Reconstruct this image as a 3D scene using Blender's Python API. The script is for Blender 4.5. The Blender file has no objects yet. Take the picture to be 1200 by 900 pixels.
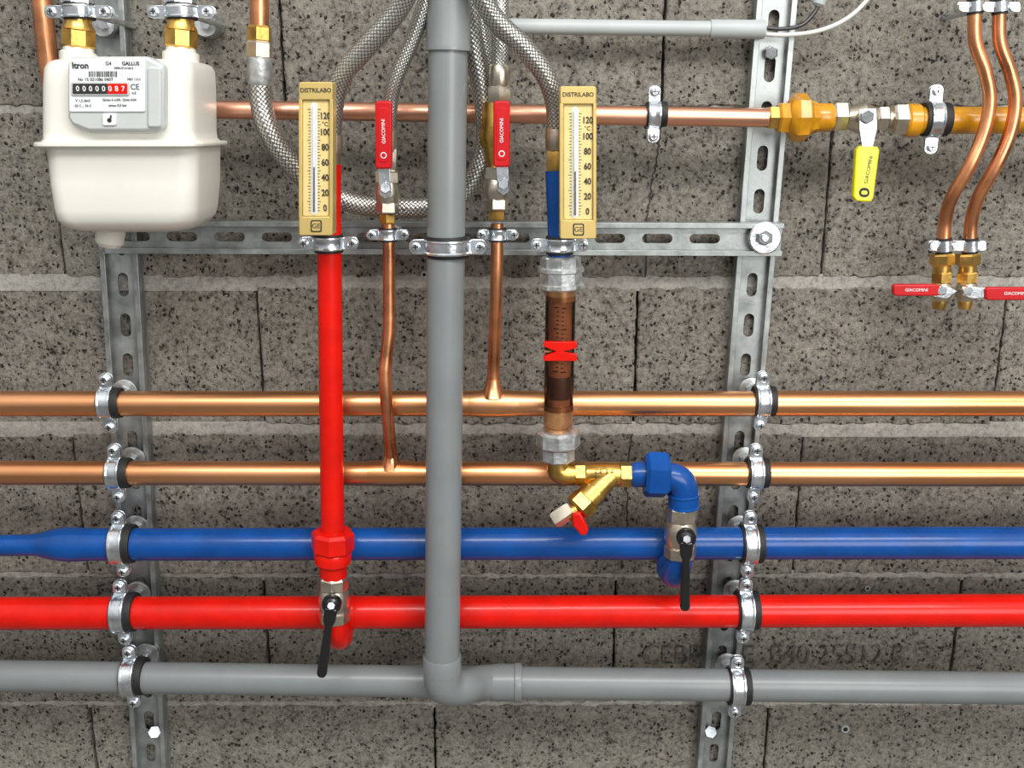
import bpy, bmesh, math, random
from math import sin, cos, pi, radians
from mathutils import Vector, Matrix
random.seed(3)
sc = bpy.context.scene
try:
    sc.view_settings.view_transform = 'Standard'
    sc.view_settings.look = 'None'
except Exception:
    pass

# ------------------------------------------------------------------ survey
F = 35 / 36 * 1200
PITCH = radians(14.6)
Z0 = 1.30
DIST = 1.25
C = Vector((0, -DIST * cos(PITCH), Z0 + DIST * sin(PITCH)))

def P(px, py, d):
    """world point on the vertical plane standing d metres out from the wall"""
    a = (px - 600) / F
    b = (450 - py) / F
    v = Vector((a, cos(PITCH) + b * sin(PITCH), -sin(PITCH) + b * cos(PITCH)))
    t = (-d - C.y) / v.y
    return C + v * t

def S(px, py, d):
    b = (450 - py) / F
    return ((-d - C.y) / (cos(PITCH) + b * sin(PITCH))) / F

# ------------------------------------------------------------------ materials
def mat(name, col, metal=0.0, rough=0.4, var=0.0, nscale=40, bump=0.0, bscale=120, coat=0.0,
        stretch=None, rvar=0.0, col2=None, bdist=0.001, spec=None):
    m = bpy.data.materials.new(name)
    m.use_nodes = True
    nt = m.node_tree
    b = nt.nodes['Principled BSDF']
    b.inputs['Base Color'].default_value = (*col, 1)
    b.inputs['Metallic'].default_value = metal
    b.inputs['Roughness'].default_value = rough
    if spec is not None: b.inputs['Specular IOR Level'].default_value = spec
    if coat:
        b.inputs['Coat Weight'].default_value = coat
        b.inputs['Coat Roughness'].default_value = 0.12
    tc = nt.nodes.new('ShaderNodeTexCoord')
    mp = nt.nodes.new('ShaderNodeMapping')
    nt.links.new(tc.outputs['Object'], mp.inputs[0])
    if stretch:
        mp.inputs['Scale'].default_value = stretch
    if var or col2:
        n = nt.nodes.new('ShaderNodeTexNoise')
        n.inputs['Scale'].default_value = nscale
        n.inputs['Detail'].default_value = 5
        nt.links.new(mp.outputs[0], n.inputs['Vector'])
        r = nt.nodes.new('ShaderNodeValToRGB')
        r.color_ramp.elements[0].position = 0.33
        r.color_ramp.elements[1].position = 0.67
        c2 = col2 if col2 else tuple(min(1, c * (1 + var)) for c in col)
        r.color_ramp.elements[0].color = (*[c * (1 - var) for c in col], 1)
        r.color_ramp.elements[1].color = (*c2, 1)
        nt.links.new(n.outputs[0], r.inputs[0])
        nt.links.new(r.outputs[0], b.inputs['Base Color'])
        if rvar:
            mr = nt.nodes.new('ShaderNodeMapRange')
            mr.inputs['From Min'].default_value = 0.3
            mr.inputs['From Max'].default_value = 0.7
            mr.inputs['To Min'].default_value = max(0.02, rough - rvar)
            mr.inputs['To Max'].default_value = rough + rvar
            nt.links.new(n.outputs[0], mr.inputs[0])
            nt.links.new(mr.outputs[0], b.inputs['Roughness'])
    if bump:
        n2 = nt.nodes.new('ShaderNodeTexNoise')
        n2.inputs['Scale'].default_value = bscale
        n2.inputs['Detail'].default_value = 3
        nt.links.new(mp.outputs[0], n2.inputs['Vector'])
        bp = nt.nodes.new('ShaderNodeBump')
        bp.inputs['Strength'].default_value = bump
        bp.inputs['Distance'].default_value = bdist
        nt.links.new(n2.outputs[0], bp.inputs['Height'])
        nt.links.new(bp.outputs[0], b.inputs['Normal'])
    return m

COPPER = mat('copper', (0.90, 0.40, 0.165), 1, 0.35, 0.10, 7, 0.12, 60, stretch=(0.35, 1, 1), rvar=0.06, col2=(0.95, 0.50, 0.27))
COPPER_V = mat('copper_small', (0.84, 0.35, 0.17), 1, 0.32, 0.25, 25, 0.15, 60, rvar=0.08)
COPPER_P = mat('copper_pink', (0.92, 0.47, 0.32), 1, 0.36, 0.12, 16, 0.1, 60, stretch=(0.3, 1, 1), rvar=0.06)
BLUE = mat('blue_paint', (0.002, 0.062, 0.275), 0, 0.34, 0.15, 30, 0.4, 70, coat=0.35, spec=0.25)
RED = mat('red_paint', (0.66, 0.007, 0.002), 0, 0.38, 0.10, 30, 0.4, 70, coat=0.28, spec=0.2)
REDPL = mat('red_plastic', (0.50, 0.006, 0.010), 0, 0.38, 0.05, 30, 0.1, 70, coat=0.2, spec=0.3)
GREY = mat('grey_pvc', (0.20, 0.22, 0.225), 0, 0.38, 0.06, 18, 0.1, 60, coat=0.12)
LGREY = mat('light_grey_conduit', (0.42, 0.46, 0.46), 0, 0.42, 0.05, 18)
ZINC = mat('galvanised_steel', (0.50, 0.52, 0.52), 0.85, 0.42, 0.25, 90, 0.15, 300, rvar=0.1)
RAILM = mat('rail_steel', (0.38, 0.41, 0.405), 0.7, 0.42, 0.25, 50, 0.15, 300, rvar=0.1)
BRIGHTZ = mat('bright_zinc', (0.74, 0.79, 0.84), 0.95, 0.25, 0.15, 60, 0.15, 200, rvar=0.06)
CAST = mat('cast_zinc_fitting', (0.50, 0.52, 0.52), 0.75, 0.45, 0.3, 110, 0.5, 260)
NICKEL = mat('nickel_valve', (0.68, 0.61, 0.50), 0.95, 0.3, 0.18, 60, 0.2, 200)
BRASS = mat('brass', (0.68, 0.42, 0.11), 1, 0.33, 0.22, 60, 0.25, 200, rvar=0.08)
OCHRE = mat('ochre_paint', (0.58, 0.26, 0.006), 0, 0.3, 0.3, 35, 0.4, 90, coat=0.3)
GOLD = mat('anodised_gold', (0.64, 0.48, 0.17), 0.4, 0.4, 0.05, 40)
GOLDL = mat('scale_cream', (0.74, 0.58, 0.25), 0.1, 0.45, 0.04, 40)
BLACK = mat('black_plastic', (0.008, 0.008, 0.009), 0, 0.25, 0.1, 50, coat=0.4)
RUBBER = mat('black_rubber', (0.012, 0.012, 0.012), 0, 0.6, 0.2, 80)
INK = mat('ink', (0.02, 0.02, 0.02), 0, 0.6)
WHITEINK = mat('white_ink', (0.8, 0.8, 0.8), 0, 0.5)
METERM = mat('meter_enamel', (0.76, 0.75, 0.68), 0, 0.32, 0.03, 8, 0.08, 40, coat=0.3)
METERG = mat('index_housing', (0.50, 0.53, 0.52), 0, 0.4, 0.03, 20)
PAPER = mat('label_paper', (0.72, 0.75, 0.76), 0, 0.5, 0.02, 20)
YELLOW = mat('yellow_plastic', (0.86, 0.80, 0.01), 0, 0.32, 0.03, 20, coat=0.2)
WHITECABLE = mat('white_cable', (0.68, 0.68, 0.64), 0, 0.4, 0.03, 20)
GLASSW = mat('capillary_glass', (0.72, 0.72, 0.68), 0, 0.1, 0.05, 20)
DARK = mat('dark_hole', (0.01, 0.01, 0.01), 0, 0.8)
CRACK_SHADE = mat('painted_crack_shade', (0.045, 0.042, 0.038), 0, 0.95, 0.4, 80)  # dark of the wall cracks, recess shade painted as flat colour
FLOAT = mat('sight_liquid', (0.36, 0.14, 0.065), 0, 0.35, 0.35, 35)
TICK = mat('sight_scale_ink', (0.08, 0.03, 0.02), 0, 0.5, 0.2, 60)
AMBER = mat('amber_bronze', (0.55, 0.27, 0.12), 0.7, 0.32, 0.3, 60, coat=0.2)
STENCIL = mat('stencil_ink', (0.065, 0.062, 0.056), 0, 0.95, 0.5, 130, col2=(0.18, 0.17, 0.15))

def braid():
    m = bpy.data.materials.new('steel_braid'); m.use_nodes = True
    nt = m.node_tree; N = nt.nodes; L = nt.links
    b = N['Principled BSDF']
    b.inputs['Metallic'].default_value = 0.9
    b.inputs['Roughness'].default_value = 0.35
    uv = N.new('ShaderNodeUVMap'); sep = N.new('ShaderNodeSeparateXYZ')
    L.new(uv.outputs[0], sep.inputs[0])
    def M(op, a, bb=None):
        n = N.new('ShaderNodeMath'); n.operation = op
        for i, x in enumerate((a, bb)):
            if x is None: continue
            if isinstance(x, (int, float)): n.inputs[i].default_value = x
            else: L.new(x, n.inputs[i])
        return n.outputs[0]
    u = M('MULTIPLY', sep.outputs[0], 14.0)
    v = M('MULTIPLY', sep.outputs[1], 14.0)
    a = M('ADD', u, v); c = M('SUBTRACT', u, v)
    sa = M('ABSOLUTE', M('SINE', M('MULTIPLY', a, pi)))
    sb = M('ABSOLUTE', M('SINE', M('MULTIPLY', c, pi)))
    chk = M('MODULO', M('ABSOLUTE', M('ADD', M('FLOOR', a), M('FLOOR', c))), 2.0)
    ha = M('MULTIPLY', sa, M('ADD', M('MULTIPLY', sb, 0.35), 0.65))
    hb = M('MULTIPLY', sb, M('ADD', M('MULTIPLY', sa, 0.35), 0.65))
    h = M('ADD', M('MULTIPLY', ha, chk), M('MULTIPLY', M('MULTIPLY', hb, 0.85), M('SUBTRACT', 1.0, chk)))
    r = N.new('ShaderNodeValToRGB')
    r.color_ramp.elements[0].position = 0.10; r.color_ramp.elements[0].color = (0.08, 0.078, 0.072, 1)
    r.color_ramp.elements[1].position = 0.78; r.color_ramp.elements[1].color = (0.72, 0.71, 0.67, 1)
    L.new(h, r.inputs[0]); L.new(r.outputs[0], b.inputs['Base Color'])
    bp = N.new('ShaderNodeBump'); bp.inputs['Strength'].default_value = 0.6; bp.inputs['Distance'].default_value = 0.0008
    L.new(h, bp.inputs['Height']); L.new(bp.outputs[0], b.inputs['Normal'])
    return m
BRAID = braid()

def glass():
    m = bpy.data.materials.new('sight_glass'); m.use_nodes = True
    nt = m.node_tree; N = nt.nodes; L = nt.links
    for n in list(N): N.remove(n)
    o = N.new('ShaderNodeOutputMaterial'); mx = N.new('ShaderNodeMixShader')
    t = N.new('ShaderNodeBsdfTransparent'); t.inputs[0].default_value = (0.90, 0.80, 0.72, 1)
    g = N.new('ShaderNodeBsdfGlossy'); g.inputs['Roughness'].default_value = 0.06
    f = N.new('ShaderNodeFresnel'); f.inputs[0].default_value = 1.5
    L.new(f.outputs[0], mx.inputs[0]); L.new(t.outputs[0], mx.inputs[1]); L.new(g.outputs[0], mx.inputs[2])
    L.new(mx.outputs[0], o.inputs[0])
    return m
GLASS = glass()

def concrete(name, dark, light, bumpd, pits=True, s1=140, s2=34):
    m = bpy.data.materials.new(name); m.use_nodes = True
    nt = m.node_tree; N = nt.nodes; L = nt.links
    b = N['Principled BSDF']; b.inputs['Roughness'].default_value = 0.92
    b.inputs['Specular IOR Level'].default_value = 0.2
    tc = N.new('ShaderNodeTexCoord')
    def noise(s, det, rough=0.6):
        n = N.new('ShaderNodeTexNoise'); n.inputs['Scale'].default_value = s
        n.inputs['Detail'].default_value = det; n.inputs['Roughness'].default_value = rough
        L.new(tc.outputs['Object'], n.inputs['Vector']); return n.outputs[0]
    def M(op, a, bb=None, clamp=False):
        n = N.new('ShaderNodeMath'); n.operation = op; n.use_clamp = clamp
        for i, x in enumerate((a, bb)):
            if x is None: continue
            if isinstance(x, (int, float)): n.inputs[i].default_value = x
            else: L.new(x, n.inputs[i])
        return n.outputs[0]
    fine = noise(s1, 6, 0.8); med = noise(s2, 5, 0.7); big = noise(3.2, 3)
    h = M('ADD', M('MULTIPLY', fine, 0.72), M('MULTIPLY', med, 0.28))
    if pits:
        vo = N.new('ShaderNodeTexVoronoi'); vo.inputs['Scale'].default_value = 200
        vo.inputs['Randomness'].default_value = 1
        nz = N.new('ShaderNodeTexNoise'); nz.inputs['Scale'].default_value = 300
        L.new(tc.outputs['Object'], nz.inputs['Vector'])
        va = N.new('ShaderNodeVectorMath'); va.operation = 'MULTIPLY_ADD'
        L.new(nz.outputs['Color'], va.inputs[0]); va.inputs[1].default_value = (0.006, 0.006, 0.006); L.new(tc.outputs['Object'], va.inputs[2])
        L.new(va.outputs[0], vo.inputs['Vector'])
        sepc = N.new('ShaderNodeSeparateColor'); L.new(vo.outputs['Color'], sepc.inputs[0])
        rad = M('MULTIPLY', M('SUBTRACT', sepc.outputs[0], 0.42, True), 0.95)
        pore = M('MULTIPLY', M('SUBTRACT', rad, vo.outputs['Distance'], True), 5.0, True)
        h = M('SUBTRACT', h, M('MULTIPLY', pore, 0.19))
    r = N.new('ShaderNodeValToRGB')
    e = r.color_ramp.elements
    e[0].position = 0.38; e[0].color = (*dark, 1)
    e[1].position = 0.63; e[1].color = (*light, 1)
    mid = r.color_ramp.elements.new(0.48); mid.color = (*[(a * 0.38 + c * 0.62) * 0.9 for a, c in zip(dark, light)], 1)
    L.new(h, r.inputs[0])
    geo = N.new('ShaderNodeNewGeometry')
    k = M('ADD', M('MULTIPLY', big, 0.6), 0.62)
    k = M('ADD', k, M('MULTIPLY', geo.outputs['Random Per Island'], 0.14))
    mul = N.new('ShaderNodeMix'); mul.data_type = 'RGBA'; mul.blend_type = 'MULTIPLY'; mul.inputs[0].default_value = 1
    L.new(r.outputs[0], mul.inputs[6]); L.new(k, mul.inputs[7])
    L.new(mul.outputs[2], b.inputs['Base Color'])
    bp = N.new('ShaderNodeBump'); bp.inputs['Strength'].default_value = 1.0; bp.inputs['Distance'].default_value = bumpd
    L.new(h, bp.inputs['Height']); L.new(bp.outputs[0], b.inputs['Normal'])
    return m
BLOCK = concrete('concrete_block', (0.045, 0.041, 0.036), (0.50, 0.465, 0.40), 0.009)
MORTAR = concrete('mortar', (0.22, 0.21, 0.19), (0.50, 0.48, 0.44), 0.003, False)
FLOORM = concrete('floor_concrete', (0.12, 0.115, 0.11), (0.25, 0.24, 0.22), 0.001, False)

# ------------------------------------------------------------------ builders
def root(name):
    e = bpy.data.objects.new(name, None)
    e.empty_display_size = 0.03
    sc.collection.objects.link(e)
    return e

def mk(name, verts, faces, m, parent=None, smooth=True, angle=35, uvs=None, bevel=0):
    me = bpy.data.meshes.new(name)
    me.from_pydata([tuple(v) for v in verts], [], faces)
    me.materials.append(m)
    bm = bmesh.new(); bm.from_mesh(me)
    bmesh.ops.recalc_face_normals(bm, faces=bm.faces)
    bm.to_mesh(me); bm.free()
    if uvs:
        lay = me.uv_layers.new(name='UVMap')
        for poly in me.polygons:
            us = [uvs[me.loops[li].vertex_index] for li in poly.loop_indices]
            wrap = max(x[0] for x in us) - min(x[0] for x in us) > 0.5
            for li in poly.loop_indices:
                uu, vv = uvs[me.loops[li].vertex_index]
                if wrap and uu < 0.5: uu += 1.0
                lay.data[li].uv = (uu, vv)
    if smooth:
        me.shade_smooth()
        me.set_sharp_from_angle(angle=radians(angle))
    ob = bpy.data.objects.new(name, me)
    sc.collection.objects.link(ob)
    if parent: ob.parent = parent
    if bevel:
        bv = ob.modifiers.new('bevel', 'BEVEL')
        bv.width = bevel; bv.segments = 2; bv.limit_method = 'ANGLE'; bv.angle_limit = radians(40)
    return ob

def sweep(name, pts, radii, m, parent, n=28, uv=False, straight=False, phase=0.0):
    k = len(pts)
    tans = []
    for i in range(k):
        if straight: t = (pts[-1] - pts[0])
        else:
            t = pts[min(k - 1, i + 1)] - pts[max(0, i - 1)]
        tans.append(t.normalized())
    ref = Vector((0, -1, 0)) if abs(tans[0].y) < 0.9 else Vector((0, 0, 1))
    nrm = (ref - tans[0] * ref.dot(tans[0])).normalized()
    verts, uvs = [], []
    L = 0
    for i in range(k):
        if i:
            L += (pts[i] - pts[i - 1]).length
            nrm = (nrm - tans[i] * nrm.dot(tans[i])).normalized()
        bn = tans[i].cross(nrm)
        for j in range(n):
            a = 2 * pi * j / n + phase
            verts.append(pts[i] + (nrm * cos(a) + bn * sin(a)) * radii[i])
            uvs.append((j / n, L / (2 * pi * max(radii)) ))
    faces = []
    for i in range(k - 1):
        for j in range(n):
            faces.append((i * n + j, i * n + (j + 1) % n, (i + 1) * n + (j + 1) % n, (i + 1) * n + j))
    faces.append(tuple(range(n))[::-1])
    faces.append(tuple((k - 1) * n + j for j in range(n)))
    return mk(name, verts, faces, m, parent, True, 32, uvs if uv else None)

def catmull(ps, step=10):
    out = []
    q = [ps[0]] + ps + [ps[-1]]
    for i in range(1, len(q) - 2):
        p0, p1, p2, p3 = q[i - 1], q[i], q[i + 1], q[i + 2]
        for s in range(step):
            t = s / step
            out.append(0.5 * ((2 * p1) + (-p0 + p2) * t + (2 * p0 - 5 * p1 + 4 * p2 - p3) * t * t + (-p0 + 3 * p1 - 3 * p2 + p3) * t ** 3))
    out.append(ps[-1])
    return out

def pipe(name, cps, m, parent, curve=False, n=28, uv=False, step=10):
    """cps: (px,py,depth,rpx)"""
    a = []
    for c in cps:
        w = P(*c[:3]); a.append(Vector((w.x, w.y, w.z, c[3] * S(*c[:3]))))
    if curve: a = catmull(a, step)
    return sweep(name, [Vector(v[:3]) for v in a], [v[3] for v in a], m, parent, n, uv, straight=not curve and len(a) == 2)

def fit(name, A, B, prof, m, parent, n=28, phase=0.0):
    """turned fitting from A to B (px,py,d); prof (t, rpx)"""
    a, b = P(*A), P(*B)
    s = (S(*A) + S(*B)) / 2
    return sweep(name, [a.lerp(b, t) for t, r in prof], [r * s for t, r in prof], m, parent, n, straight=True, phase=phase)

def nut(name, A, B, r, m, parent, n=6, phase=0.0):
    return fit(name, A, B, [(0, r * 0.86), (0.14, r), (0.86, r), (1, r * 0.86)], m, parent, n, phase)

def ringed(name, A, B, r, m, parent, n=28, lip=1.12, lw=0.12):
    return fit(name, A, B, [(0, r * lip * .96), (lw * .3, r * lip), (lw, r * lip), (lw * 1.3, r), (1 - lw * 1.3, r), (1 - lw, r * lip), (1 - lw * .3, r * lip), (1, r * lip * .96)], m, parent, n)

def slab(name, poly, df, db, m, parent, bevel=0.0008):
    fr = [P(x, y, df) for x, y in poly]
    bk = [Vector((v.x, -db, v.z)) for v in fr]
    n = len(poly)
    faces = [tuple(range(n)), tuple(range(n, 2 * n))[::-1]]
    for i in range(n): faces.append((i, (i + 1) % n, n + (i + 1) % n, n + i))
    return mk(name, fr + bk, faces, m, parent, bevel > 0, 35, None, bevel)

def rr(x0, y0, x1, y1, r, k=5):
    out = []
    for cx, cy, a0 in ((x1 - r, y0 + r, -90), (x1 - r, y1 - r, 0), (x0 + r, y1 - r, 90), (x0 + r, y0 + r, 180)):
        for i in range(k + 1):
            a = radians(a0 + 90 * i / k)
            out.append((cx + r * cos(a), cy + r * sin(a)))
    return out

def disc(name, px, py, d0, d1, r, m, parent, n=28, prof=None):
    a = P(px, py, d1); s = S(px, py, d1)
    b = Vector((a.x, -d0, a.z))
    prof = prof or [(0, r), (0.8, r), (1, r * 0.93)]
    return sweep(name, [b.lerp(a, t) for t, _ in prof], [q * s for _, q in prof], m, parent, n, straight=True)

def txt(name, s, px, py, d, size, m, parent, rot=0, align='CENTER', ext=0.00015, sx=1.0, bold=0):
    c = bpy.data.curves.new(name, 'FONT')
    c.body = s; c.align_x = align; c.align_y = 'CENTER'
    sca = S(px, py, d)
    c.size = size * sca * 1.35
    c.extrude = ext; c.offset = bold * sca; c.resolution_u = 3
    tmp = bpy.data.objects.new(name + '_t', c)
    sc.collection.objects.link(tmp)
    bpy.context.view_layer.update()
    dg = bpy.context.evaluated_depsgraph_get()
    me = bpy.data.meshes.new_from_object(tmp.evaluated_get(dg))
    bpy.data.objects.remove(tmp)
    w = P(px, py, d)
    M = Matrix.Translation(w) @ Matrix.Rotation(pi / 2, 4, 'X') @ Matrix.Rotation(radians(rot), 4, 'Z') @ Matrix.Diagonal((sx, 1, 1, 1))
    me.transform(M)
    me.materials.clear(); me.materials.append(m)
    ob = bpy.data.objects.new(name, me); sc.collection.objects.link(ob)
    if parent: ob.parent = parent
    return ob

def boxw(name, c, ax, ay, az, m, parent, bevel=0.0006):
    """box with half-extent vectors"""
    vs = [c + ax * i + ay * j + az * k for i in (-1, 1) for j in (-1, 1) for k in (-1, 1)]
    fs = [(0, 1, 3, 2), (4, 6, 7, 5), (0, 4, 5, 1), (2, 3, 7, 6), (0, 2, 6, 4), (1, 5, 7, 3)]
    return mk(name, vs, fs, m, parent, True, 35, None, bevel)

# ------------------------------------------------------------------ wall & floor
def build_wall():
    rows_px = [128, 331, 503, 675, 825]
    zs = [P(600, y, 0).z for y in rows_px]
    h = 0.195
    joints = {0: [65, 515, 970], 1: [305, 745, 1172], 2: [93, 512, 935], 3: [313, 720, 1120]}
    mids = [229, 417, 589, 750]
    rows = []
    for i in range(4):
        rows.append((zs[i], zs[i + 1], [P(x, mids[i], 0).x for x in joints[i]]))
    top = []
    z = zs[0]; i = 0
    base = [[P(x, 60, 0).x for x in (330, 778)], [P(x, 229, 0).x for x in (65, 515, 970)]]
    while z < Z0 + 1.35:
        top.append((z + h, z, base[i % 2])); z += h; i += 1
    z = zs[-1]; i = 0
    base2 = [[P(x, 880, 0).x for x in (110, 510, 897)], [P(x, 750, 0).x for x in (313, 720, 1120)]]
    while z > 0.02:
        zz = max(0.0, z - h)
        rows.append((z, zz, base2[i % 2])); z = zz; i += 1
    rows = top + rows
    thin = {round(zs[0], 5), round(zs[3], 5), round(zs[4], 5)}
    V, Fc = [], []
    X0, X1 = -1.9, 1.9
    g = 0.0014; mh0 = 0.0064
    def mhf(z): return 0.0032 if round(z, 5) in thin else mh0
    for (za, zb, js) in rows:
        js = sorted(js)
        step = js[1] - js[0]
        while js[0] > X0: js.insert(0, js[0] - step)
        while js[-1] < X1: js.append(js[-1] + step)
        for a, b in zip(js[:-1], js[1:]):
            y = random.uniform(-0.0015, 0.0015)
            z1, z2 = za - mhf(za), zb + mhf(zb)
            if z1 - z2 < 0.02: continue
            bv = 0.002
            def edge(p, q, n, amp):
                out = []
                for i in range(n):
                    t = i / n
                    out.append([p[0] + (q[0] - p[0]) * t + random.uniform(-amp, amp) * (1 if p[0] == q[0] else 0),
                                p[1] + (q[1] - p[1]) * t + random.uniform(-amp, amp) * (1 if p[1] == q[1] else 0)])
                return out
            a2, b2 = a + g + random.uniform(0, .0006), b - g - random.uniform(0, .0006)
            rim = edge((a2, z2), (b2, z2), 60, .0018) + edge((b2, z2), (b2, z1), 24, .0008) + edge((b2, z1), (a2, z1), 60, .0018) + edge((a2, z1), (a2, z2), 24, .0008)
            n = len(rim); o = len(V)
            cx, cz = (a2 + b2) / 2, (z1 + z2) / 2
            for (x, z_) in rim: V.append((x + (bv if x < cx else -bv), y, z_ + (bv if z_ < cz else -bv)))
            for (x, z_) in rim: V.append((x, y + bv, z_))
            for (x, z_) in rim: V.append((x, 0.05, z_))
            Fc.append(tuple(range(o, o + n)))
            for q in (0, 1):
                for i in range(n):
                    j = (i + 1) % n
                    Fc.append((o + q * n + i, o + q * n + j, o + (q + 1) * n + j, o + (q + 1) * n + i))
    w = mk('wall_back', V, Fc, BLOCK, None, False)
    me = w.data
    me.materials.append(MORTAR); me.materials.append(DARK); me.materials.append(CRACK_SHADE)
    bm = bmesh.new(); bm.from_mesh(me)
    for (za, zb, js) in rows:
        N = 160
        th = round(zb, 5) in thin
        mh = mhf(zb)
        up, dn = [], []
        for i in range(N + 1):
            x = X0 + (X1 - X0) * i / N
            yy = (0.0028 if th else 0.0004) + random.uniform(-0.0010, 0.001)
            up.append(bm.verts.new((x, yy, zb + mh + 0.004)))
            dn.append(bm.verts.new((x, yy, zb - mh - 0.004)))
        for i in range(N):
            f = bm.faces.new((dn[i], dn[i + 1], up[i + 1], up[i])); f.material_index = 1
    f = bm.faces.new([bm.verts.new(v) for v in [(X0, 0.03, 0), (X1, 0.03, 0), (X1, 0.03, 3), (X0, 0.03, 3)]]); f.material_index = 2
    def crack(pl):  # flat strip just proud of the blocks, its dark colour standing for recess shade
        pts = []
        for (x0, y0), (x1, y1) in zip(pl[:-1], pl[1:]):
            for s in range(9):
                t = s / 9
                pts.append((x0 + (x1 - x0) * t + random.uniform(-1.8, 1.8), y0 + (y1 - y0) * t))
        pts.append(pl[-1])
        ws = [random.uniform(0.0006, 0.0014) for _ in pts]
        vs = [(bm.verts.new(P(x, y, 0.0017) - Vector((w_, 0, 0))), bm.verts.new(P(x, y, 0.0017) + Vector((w_, 0, 0)))) for (x, y), w_ in zip(pts, ws)]
        for a, b in zip(vs[:-1], vs[1:]):
            f = bm.faces.new((a[0], a[1], b[1], b[0])); f.material_index = 3
    crack([(775, 140), (770, 180), (762, 225), (758, 262), (756, 325)])
    crack([(742, 508), (732, 560), (736, 600), (728, 668)])
    bm.normal_update(); bm.to_mesh(me); bm.free()
build_wall()
mk('floor', [(-3, -4, 0), (3, -4, 0), (3, 0.05, 0), (-3, 0.05, 0)], [(0, 1, 2, 3)], FLOORM, None, False)

r = root('wall_stencil_marking')
txt('text', 'CEBIII  CE  B40 25512 R', 752, 768, 0.0020, 26, STENCIL, r, 0, 'LEFT', 0.0001, 0.88, -0.1)
for x, y, q in ((991, 855, 5), (497, 322, 4), (1017, 690, 3)):
    r = root('wall_plug'); disc('collar', x, y, 0.0, 0.0035, q, LGREY, r); disc('hole', x, y, 0.003, 0.004, q * .55, DARK, r)

# ------------------------------------------------------------------ strut rails
def rail(A, B, wpx, h, parent, d0=0.0, pitch=0.050, slot=0.029, sw=0.0125):
    a, b = P(*A, d0), P(*B, d0)
    W = wpx * (S(*A, d0) + S(*B, d0)) / 2
    u = (b - a).normalized(); L = (b - a).length
    nn = Vector((0, -1, 0)); v = u.cross(nn).normalized()
    c = bpy.data.curves.new('c', 'CURVE'); c.dimensions = '2D'; c.fill_mode = 'BOTH'; c.extrude = 0.001
    def sp(pts):
        s = c.splines.new('POLY'); s.points.add(len(pts) - 1); s.use_cyclic_u = True
        for p, q in zip(s.points, pts): p.co = (q[0], q[1], 0, 1)
    sp([(0, -W / 2), (L, -W / 2), (L, W / 2), (0, W / 2)])
    x = pitch * 0.6
    while x < L - slot:
        pts = []
        for i in range(9):
            t = -pi / 2 + pi * i / 8; pts.append((x + slot / 2 - sw / 2 + cos(t) * sw / 2, sin(t) * sw / 2))
        for i in range(9):
            t = pi / 2 + pi * i / 8; pts.append((x - slot / 2 + sw / 2 + cos(t) * sw / 2, sin(t) * sw / 2))
        sp(pts); x += pitch
    tmp = bpy.data.objects.new('tmp', c); sc.collection.objects.link(tmp)
    bpy.context.view_layer.update()
    me = bpy.data.meshes.new_from_object(tmp.evaluated_get(bpy.context.evaluated_depsgraph_get()))
    bpy.data.objects.remove(tmp)
    M = Matrix((( u.x, v.x, nn.x, 0), (u.y, v.y, nn.y, 0), (u.z, v.z, nn.z, 0), (0, 0, 0, 1)))
    off = a + nn * 0.009
    me.transform(Matrix.Translation(off) @ M)
    me.materials.append(RAILM)
    ob = bpy.data.objects.new('slotted_web', me); sc.collection.objects.link(ob); ob.parent = parent
    mid = (a + b) / 2
    for s in (-1, 1):
        boxw('flange', mid + v * s * (W / 2 - 0.001) + nn * (h / 2 + 0.001), u * L / 2, v * 0.001, nn * (h / 2), RAILM, parent, 0.0004)
        boxw('lip', mid + v * s * (W / 2 - 0.0032) + nn * (h + 0.001), u * L / 2, v * 0.0032, nn * 0.001, RAILM, parent, 0.0005)
    return u
r = root('mounting_rail'); rail((125, -60), (185, 960), 42, 0.018, r)
nut('bolt', (181, 858, 0.008), (181, 858, 0.022), 8, BRIGHTZ, r)
r = root('mounting_rail'); rail((911, -60), (828, 960), 42, 0.018, r)
for x, y in ((904, 62), (833, 858)):
    nut('bolt', (x, y, 0.008), (x, y, 0.022), 8, BRIGHTZ, r)
r = root('mounting_rail'); rail((128, 276), (913, 279), 38, 0.017, r, 0.021, pitch=.056, slot=.036, sw=.011)
disc('end_washer', 897, 279, 0.040, 0.045, 19, BRIGHTZ, r)
nut('end_nut', (897, 279, 0.045), (897, 279, 0.055), 9, BRIGHTZ, r)
disc('end_stud', 897, 279, 0.055, 0.062, 4, BRIGHTZ, r)

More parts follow.
